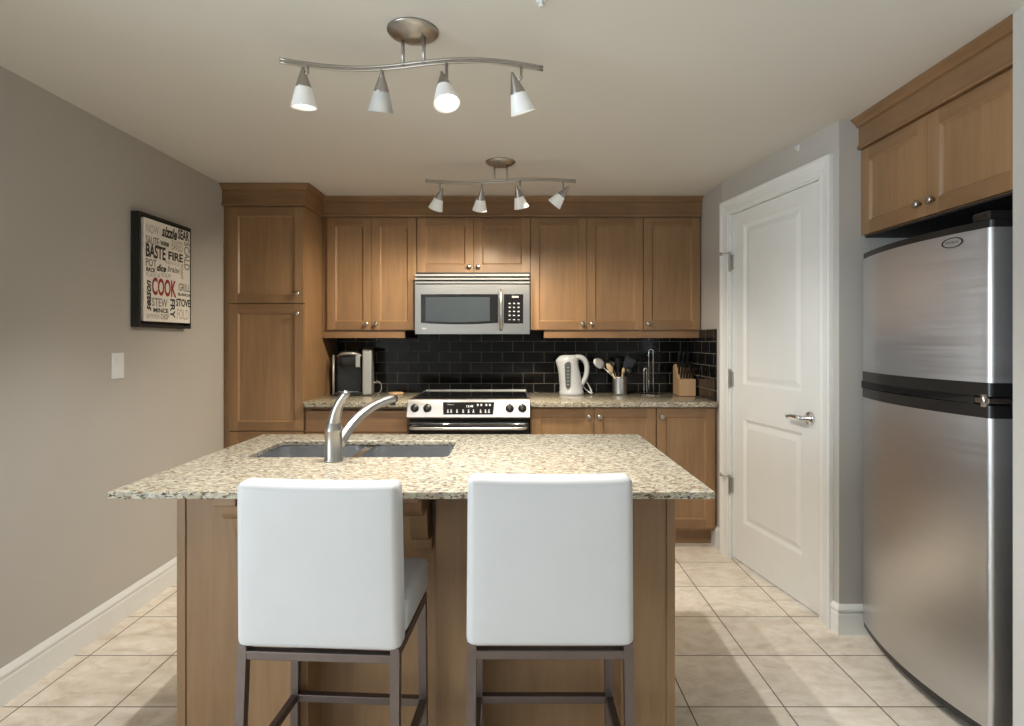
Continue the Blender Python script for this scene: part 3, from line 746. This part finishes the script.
track_light('brushed nickel wavy track light hanging nearest the wall cabinets', -.080, 3.147, .01, .034,
    [(-.337, .031, .014, (-.42, .45, -1), 1), (-.105, .030, .000, (-.14, .50, -1), 1), (.108, .026, -.022, (.26, .42, -1), 1), (.345, .030, .032, (-.85, .42, -1), 1)], .62, 'rear')

# ------------------------------------------------------------------ picture, switch, small fixtures
PY0, PY1, PZ0, PZ1 = 2.738, 3.178, 1.378, 1.938
t = thing('framed_wall_art', 'black framed cream canvas of cooking words hanging on the grey wall', 'picture', (XL, 0, 0))
b = MB(); ft = .014
b.box(.001, .008, PY0, PY1, PZ0, PZ1)
for y0, y1, z0, z1 in ((PY0, PY0+ft, PZ0, PZ1), (PY1-ft, PY1, PZ0, PZ1), (PY0+ft, PY1-ft, PZ0, PZ0+ft), (PY0+ft, PY1-ft, PZ1-ft, PZ1)): b.box(.008, .040, y0, y1, z0, z1)
b.build('frame', M['blackmatte'], t)
b = MB(); b.box(.008, .042, PY0+.034, PY1-.012, PZ0+.030, PZ1-.022, .003); cv = b.build('canvas', M['canvas'], t)
WORDS = [
    ("NOW", 2.788, 2.886, 1.845, 1.888, "l", 0, 0), ("sizzle", 2.910, 3.042, 1.846, 1.906, "d", 0, 0.35), ("SEAR", 3.051, 3.154, 1.858, 1.912, "d", 0, 0),
    ("SAUTE", 2.785, 2.886, 1.787, 1.830, "g", 0, 0), ("WARM", 2.899, 2.969, 1.799, 1.823, "d", 0, 0), ("BAKED", 2.996, 3.095, 1.791, 1.843, "l", 0, 0),
    ("SCALD", 3.108, 3.158, 1.699, 1.852, "g", 1, 0), ("BASTE", 2.785, 2.942, 1.724, 1.792, "d", 0, 0), ("FIRE", 2.966, 3.095, 1.735, 1.779, "d", 0, 0),
    ("POT", 2.785, 2.867, 1.680, 1.718, "g", 0, 0), ("REDUCE", 2.942, 3.066, 1.712, 1.728, "l", 0, 0), ("dice", 2.870, 2.947, 1.664, 1.701, "d", 0, 0.35),
    ("braise", 2.958, 3.065, 1.672, 1.704, "g", 0, 0.35), ("TOAST", 3.074, 3.097, 1.645, 1.728, "g", 1, 0), ("RACK", 2.788, 2.860, 1.653, 1.675, "d", 0, 0),
    ("FLAVOR", 2.788, 2.899, 1.629, 1.649, "l", 0, 0), ("SOUP", 2.905, 2.986, 1.639, 1.659, "l", 0, 0), ("COOK", 2.832, 3.034, 1.540, 1.630, "r", 0, 0),
    ("GRILL", 3.056, 3.161, 1.580, 1.622, "g", 0, 0), ("BLANCH", 3.051, 3.161, 1.554, 1.570, "d", 0, 0), ("season", 2.793, 2.825, 1.459, 1.611, "d", 2, 0.35),
    ("STEW", 2.832, 2.958, 1.484, 1.527, "g", 0, 0), ("STOVE", 3.034, 3.164, 1.496, 1.538, "d", 0, 0), ("MINCE", 2.843, 2.966, 1.454, 1.477, "d", 0, 0),
    ("FRY", 2.982, 3.024, 1.429, 1.531, "d", 1, 0), ("SIMMER", 2.788, 2.894, 1.423, 1.446, "l", 0, 0), ("CHOP", 2.902, 2.969, 1.421, 1.449, "g", 0, 0), ("FOLD", 3.042, 3.150, 1.427, 1.482, "l", 0, 0)]
WM = Matrix(((0, 0, 1, .0425), (1, 0, 0, 0), (0, 1, 0, 0), (0, 0, 0, 1)))
INK = {'d': 'ink', 'g': 'inkgrey', 'l': 'inkpale', 'r': 'inkred'}
for wd, y0, y1, z0, z1, k, rot, sh in WORDS:
    b = MB(); b.text(wd, WM @ Matrix.Translation((y0, z0, 0)), y1-y0, z1-z0, .0006, sh, rot, {'d': .03, 'r': .03, 'g': .012, 'l': 0}[k]); b.build('lettering', M[INK[k]], cv)

t = thing('light_switch', 'white rocker light switch on the grey wall below the picture', 'light switch', (XL, 2.645, 1.195))
b = MB(); b.box(0, .006, -.040, .040, -.060, .060, .002); b.build('cover_plate', M['white'], t)
b = MB(); b.prism([(.006, -.034), (.009, -.034), (.0065, 0), (.011, .034), (.006, .034)], -.017, .017, 'y'); b.build('rocker', M['white'], t)

t = thing('fire_sprinkler', 'small white sprinkler head on the ceiling near the front track light', 'sprinkler', (.0765, 1.655, ZC))
b = MB(); b.lathe([(0, -.003), (.014, -.004), (.016, 0), (0, 0)], (0,0,0), 24); b.build('escutcheon', M['white'], t)
b = MB(); b.lathe([(0, -.016), (.009, -.016), (.009, -.014), (.003, -.012), (.005, -.008), (.005, -.003), (0, -.003)], (0,0,0), 14); b.build('nozzle', M['white'], t)
# hook on the slanted wall over the door
tt = .55
hp = DA + dd*(.7235*LW)
t = thing('wall_hook', 'tiny white hook on the wall above the white door', 'hook', (hp.x, hp.y, 2.268), DANG)
b = MB(); b.box(-.008, .008, -.003, 0, -.014, .014, .001); b.tube([(0, -.003, -.004), (0, -.012, -.010), (0, -.016, -.002), (0, -.014, .006)], .003, 8); b.build('hook_body', M['white'], t)

# ------------------------------------------------------------------ things on the back counters
ZT = .926
# coffee maker
t = thing('coffee_maker', 'black and silver single-serve coffee maker beside the pantry cabinet', 'coffee maker', (-1.150, 4.075, ZT), R(8))
b = MB(); b.box(-.125, .060, -.02, .110, 0, .285, .012, 3); b.box(-.125, .060, -.105, -.02, 0, .026, .006); b.build('body', M['black'], t)
b = MB(); b.loft([[(x, y, z) for x, y in rrect(-.105+i, .055-i, -.090+i, .060-i, .035)] for i, z in ((.012, .205), (.002, .222), (0, .26), (.004, .292), (.02, .312))], True, True); hd = b.build('brew_head', M['black'], t, autosmooth=40)
b = MB(); b.tube(bez((-.098, -.03, .270), (-.098, -.125, .305), (.050, -.125, .305), (.050, -.03, .270), 16), .010, 10, flat=1.6); b.build('handle', M['silver'], hd)
b = MB(); b.box(.020, .050, -.094, -.084, .200, .285, .003); b.build('button_panel', M['silver'], hd)
b = MB(); b.box(-.098, .040, -.100, -.030, .026, .032, .002); b.build('drip_tray', M['chrome'], t)
b = MB(); b.tube([(-.128, -.100, .015), (-.132, -.085, .16), (-.135, -.060, .285)], .008, 8); b.build('side_trim', M['silver'], t)
b = MB(); b.prism([(-.085, .004), (.100, .004), (.095, .325), (-.060, .325), (-.078, .310)], .064, .128, 'x', .008); tk = b.build('water_tank', M['silver'], t)
b = MB(); b.box(.068, .124, -.055, .090, .325, .333, .003); b.build('lid', M['black'], tk)
b = MB(); b.tube(bez((.10, .10, .06), (.20, .16, .14), (.19, .10, -.02), (.155, .04, .005), 16), .0035, 8); b.build('power_cord', M['grey'], t)

b = MB(); b.lathe([(0, 0), (.052, 0), (.055, .004), (.055, .010), (.052, .013), (0, .013)], (0,0,0), 32)
tag(b.build('cork_coaster', M['cork'], None, (-.862, 4.115, ZT)), 'round cork coaster on the counter between coffee maker and range', 'coaster')

# kettle
t = thing('electric_kettle', 'white plastic jug kettle on the counter beside the range', 'kettle', (.405, 4.075, ZT))
b = MB(); rings = []
for z, xl, xr, ry in ((.0, -.086, .085, .070), (.004, -.089, .088, .073), (.022, -.088, .087, .072), (.026, -.085, .083, .069), (.08, -.087, .076, .067), (.14, -.092, .064, .063), (.19, -.100, .053, .060), (.225, -.109, .048, .057), (.245, -.114, .047, .054), (.262, -.100, .046, .050), (.277, -.085, .040, .042), (.284, -.060, .020, .025)):
    c, rx = (xl+xr)/2, (xr-xl)/2; rr = []
    for k in range(32):
        a = 2*PI*k/32; x = c+rx*math.cos(a); y = ry*math.sin(a)
        if z > .17 and math.cos(a) < 0: y *= 1-.45*(-math.cos(a))**2*min(1, (z-.17)/.07)
        rr.append((x, y, z))
    rings.append(rr)
b.loft(rings, True, True); b.build('body', M['kettle'], t, autosmooth=50)
b = MB(); b.tube(bez((.022, 0, .264), (.118, 0, .300), (.142, 0, .150), (.064, 0, .065), 20), [.021-.004*k/20 for k in range(21)], 14, flat=1.2); b.build('handle', M['kettle'], t)
b = MB(); b.prism([(-.048, .065), (-.040, .048), (-.022, .048), (-.014, .065), (-.012, .225), (-.022, .240), (-.040, .236), (-.056, .222)], -.071, -.0595, 'y', .003); ga = b.build('water_gauge', M['gauge'], t)
b = MB()
for k in range(6): b.box(-.040, -.024, -.0722, -.0708, .075+k*.024, .079+k*.024)
b.build('gauge_markings', M['marking'], ga)
b = MB(); b.tube(bez((.075, .02, .02), (.08, .06, .13), (.115, .05, .12), (.150, .02, .006), 16), .005, 8); b.tube(bez((.080, .03, .06), (.10, .05, .04), (.12, .05, .02), (.148, .02, .006), 10), .005, 8); b.build('power_cord', M['white'], t)

# utensil crock with each utensil
cx, cy = .751, 4.08
t = thing('utensil_crock', 'ribbed stainless cylinder full of utensils on the long counter', 'utensil holder', (cx, cy, ZT))
prof = [(0, 0), (.049, 0)] + [(.050 + (.0012 if k % 2 else -.0004), .006+.0045*k) for k in range(26)] + [(.051, .128), (.048, .129), (.046, .02), (0, .02)]
b = MB(); b.lathe(prof, (0,0,0), 36); b.build('cup', M['steel'], t)
def utensil(name, label, mat, base, tip, r0, head, grip=None):
    base, tip = Vector(base), Vector(tip); d = (tip-base); L = d.length
    o = thing(name, label, 'utensil', (cx+base.x, cy+base.y, ZT+base.z), 0, 'kitchen utensils in the crock')
    zd = d.normalized(); yd = (Vector((.25, -1, .1)) - zd*Vector((.25, -1, .1)).dot(zd)).normalized(); xd = yd.cross(zd)
    Q = Matrix((xd, yd, zd)).transposed().to_4x4()
    b = MB(); b.tube([Q @ Vector((0, 0, 0)), Q @ Vector((0, 0, L*.5)), Q @ Vector((0, 0, L))], [r0, r0*.85, r0*.7], 10); b.build('handle', mat, o)
    b = MB(); head(b, Q @ Matrix.Translation((0, 0, L))); b.build('head', mat, o, autosmooth=45); return o
def h_spoon(rw, rl):
    def f(b, T):
        rings = []
        for k in range(11):
            a = PI*k/10; z = rl*(1-math.cos(a)); w_ = max(.003, rw*math.sin(a)); rings.append([(w_*math.cos(2*PI*j/14), .004*math.sin(2*PI*j/14)*(1 if k not in (0, 10) else .7)-.25*w_*0+.010*math.sin(a), z) for j in range(14)])
        b.loft(rings, True, True, T)
    return f
def h_turner(w0, w1, L):
    def f(b, T):
        b.prism([(-w0*.3, -.01), (w0*.3, -.01), (w0/2, L*.25), (w1/2, L), (-w1/2, L), (-w0/2, L*.25)], -.0015, .0015, 'y', M=T)
        for s in (-1, 0, 1): b.box(s*w0*.28-.002, s*w0*.28+.002, -.0022, .0022, L*.35, L*.85, M=T)
    return f
def h_whisk(rw, rl):
    def f(b, T):
        for k in range(5):
            a = PI*k/5; pts = []
            for j in range(17):
                u = 2*PI*j/16 - PI; r = rw*math.sin(u/1.0)*(.55+.45*abs(math.sin(u/2))); z = rl*(1-abs(u)/PI)**.7*1.0
                r = rw*math.sin(PI*(1-abs(u)/PI)**.8)*(1 if u > 0 else -1); pts.append(T @ Vector((r*math.cos(a), r*math.sin(a), rl*(1-abs(u)/PI))))
            b.tube(pts, .0012, 6)
    return f
def h_ladle(r):
    def f(b, T):
        pr = [(r*math.sin(R(a)), -r*math.cos(R(a))) for a in range(0, 91, 15)]; pr = [(max(0, p[0]), p[1]) for p in pr] + [(r*.93*math.sin(R(a)), -r*.93*math.cos(R(a))) for a in range(90, -1, -15)]
        b.lathe(pr, (0,0,0), 20, T @ Matrix.Translation((0, -r*.9, r*.4)) @ Matrix.Rotation(R(70), 4, 'X'))
    return f
utensil('serving_spoon', 'large steel spoon leaning out of the crock towards the kettle', M['silver'], (.035, .0, .055), (-.115, .01, .192), .006, h_spoon(.034, .046))
utensil('wooden_spoon', 'pale wooden spatula leaning out of the crock beside the steel spoon', M['spoonwood'], (.010, -.02, .03), (-.060, -.030, .155), .009, h_spoon(.020, .040))
utensil('whisk', 'thin wire whisk with steel handle standing steeply in the crock', M['chrome'], (.010, .02, .03), (-.045, .035, .200), .005, h_whisk(.020, .045))
utensil('slotted_turner', 'dark slate slotted turner, the broadest head in the crock', M['navy'], (-.010, .0, .03), (.048, .01, .175), .006, h_turner(.070, .085, .095))
utensil('soup_ladle', 'black ladle leaning out of the crock towards the knife block', M['black'], (-.015, -.01, .03), (.062, -.02, .150), .006, h_ladle(.034))
utensil('wooden_spoon', 'short pale wooden spoon standing upright in the crock', M['spoonwood'], (.0, -.02, .03), (.014, -.030, .150), .007, h_spoon(.012, .022))
utensil('slotted_turner', 'black turner at the back middle of the crock', M['black'], (.0, .02, .03), (.000, .040, .190), .005, h_turner(.040, .055, .07))

# paper towel holder
t = thing('paper_towel_holder', 'empty chrome wire paper towel holder between utensils and knife block', 'paper towel holder', (.968, 4.06, ZT))
b = MB(); b.lathe([(0, 0), (.068, 0), (.070, .003), (.068, .007), (.01, .009), (0, .009)], (0,0,0), 36); b.build('base', M['chrome'], t)
def loop(x0, x1, zt, r, y=0):
    rr = (x1-x0)/2; c = (x0+x1)/2
    return MB().tube([(x0, y, .008)] + [(c-rr*math.cos(R(a)), y, zt-rr+rr*math.sin(R(a))) for a in range(0, 181, 18)] + [(x1, y, .008)], r, 10)
loop(-.013, .018, .325, .0042).build('center_post', M['chrome'], t)
loop(-.050, -.030, .190, .0038, -.012).build('tension_arm', M['chrome'], t)

# knife block
t = thing('knife_block', 'pale wooden block full of black-handled knives by the white door', 'knife block', (1.208, 4.06, ZT), R(0))
kb = [(-.085, 0), (.090, 0), (.090, .195), (.060, .218), (-.030, .122), (-.085, .115)]
b = MB(); b.prism(kb, -.056, .056, 'x', .003); b.build('block', M['blockwood'], t)
def knife(i, name, label, x, y, z, L, wdt):
    o = thing(name, label, 'knife', (1.208+x, 4.06+y, ZT+z), 0, 'black-handled knives in the block')
    d = Vector((0, -.42, .9)).normalized(); Q = d.to_track_quat('Z', 'Y').to_matrix().to_4x4()
    b = MB(); b.loft([[Q @ Vector((u*wdt*.5*f, v*.5*wdt*1.5*f, zz)) for u, v in rrect(-1, 1, -1, 1, .5, 3)] for zz, f in ((.004, .7), (.012, 1), (L*.5, .88), (L*.9, 1.05), (L, .8))], True, True); b.build('handle', M['black'], o, autosmooth=50)
    b = MB(); b.box(-wdt*.35, wdt*.35, -wdt*.7, wdt*.7, -.004, .005, M=Q)
    for q in (.3, .6): b.lathe([(0, -wdt*.52), (.0028, -wdt*.52), (.0028, wdt*.52), (0, wdt*.52)], (0,0,0), 8, Q @ Matrix.Translation((0, 0, L*q)) @ Matrix.Rotation(R(90), 4, 'Y'))
    b.build('bolster', M['chrome'], o)
ORD = ['first', 'second', 'third', 'fourth', 'fifth']
for k in range(5): knife(k, 'steak_knife', f'small black-handled knife in the lowest row of the block, {ORD[k]} from the towel holder', -.040+k*.020, -.052, .120, .085, .012)
for k in range(5): knife(k, 'steak_knife', f'black-handled knife in the middle row of the block, {ORD[k]} from the towel holder', -.042+k*.0205, -.006, .150, .095, .013)
for k in range(3): knife(k, 'chef_knife', f'large black-handled knife in the top row of the block, {ORD[k]} from the towel holder', -.034+k*.030, .040, .199, .112, .018)
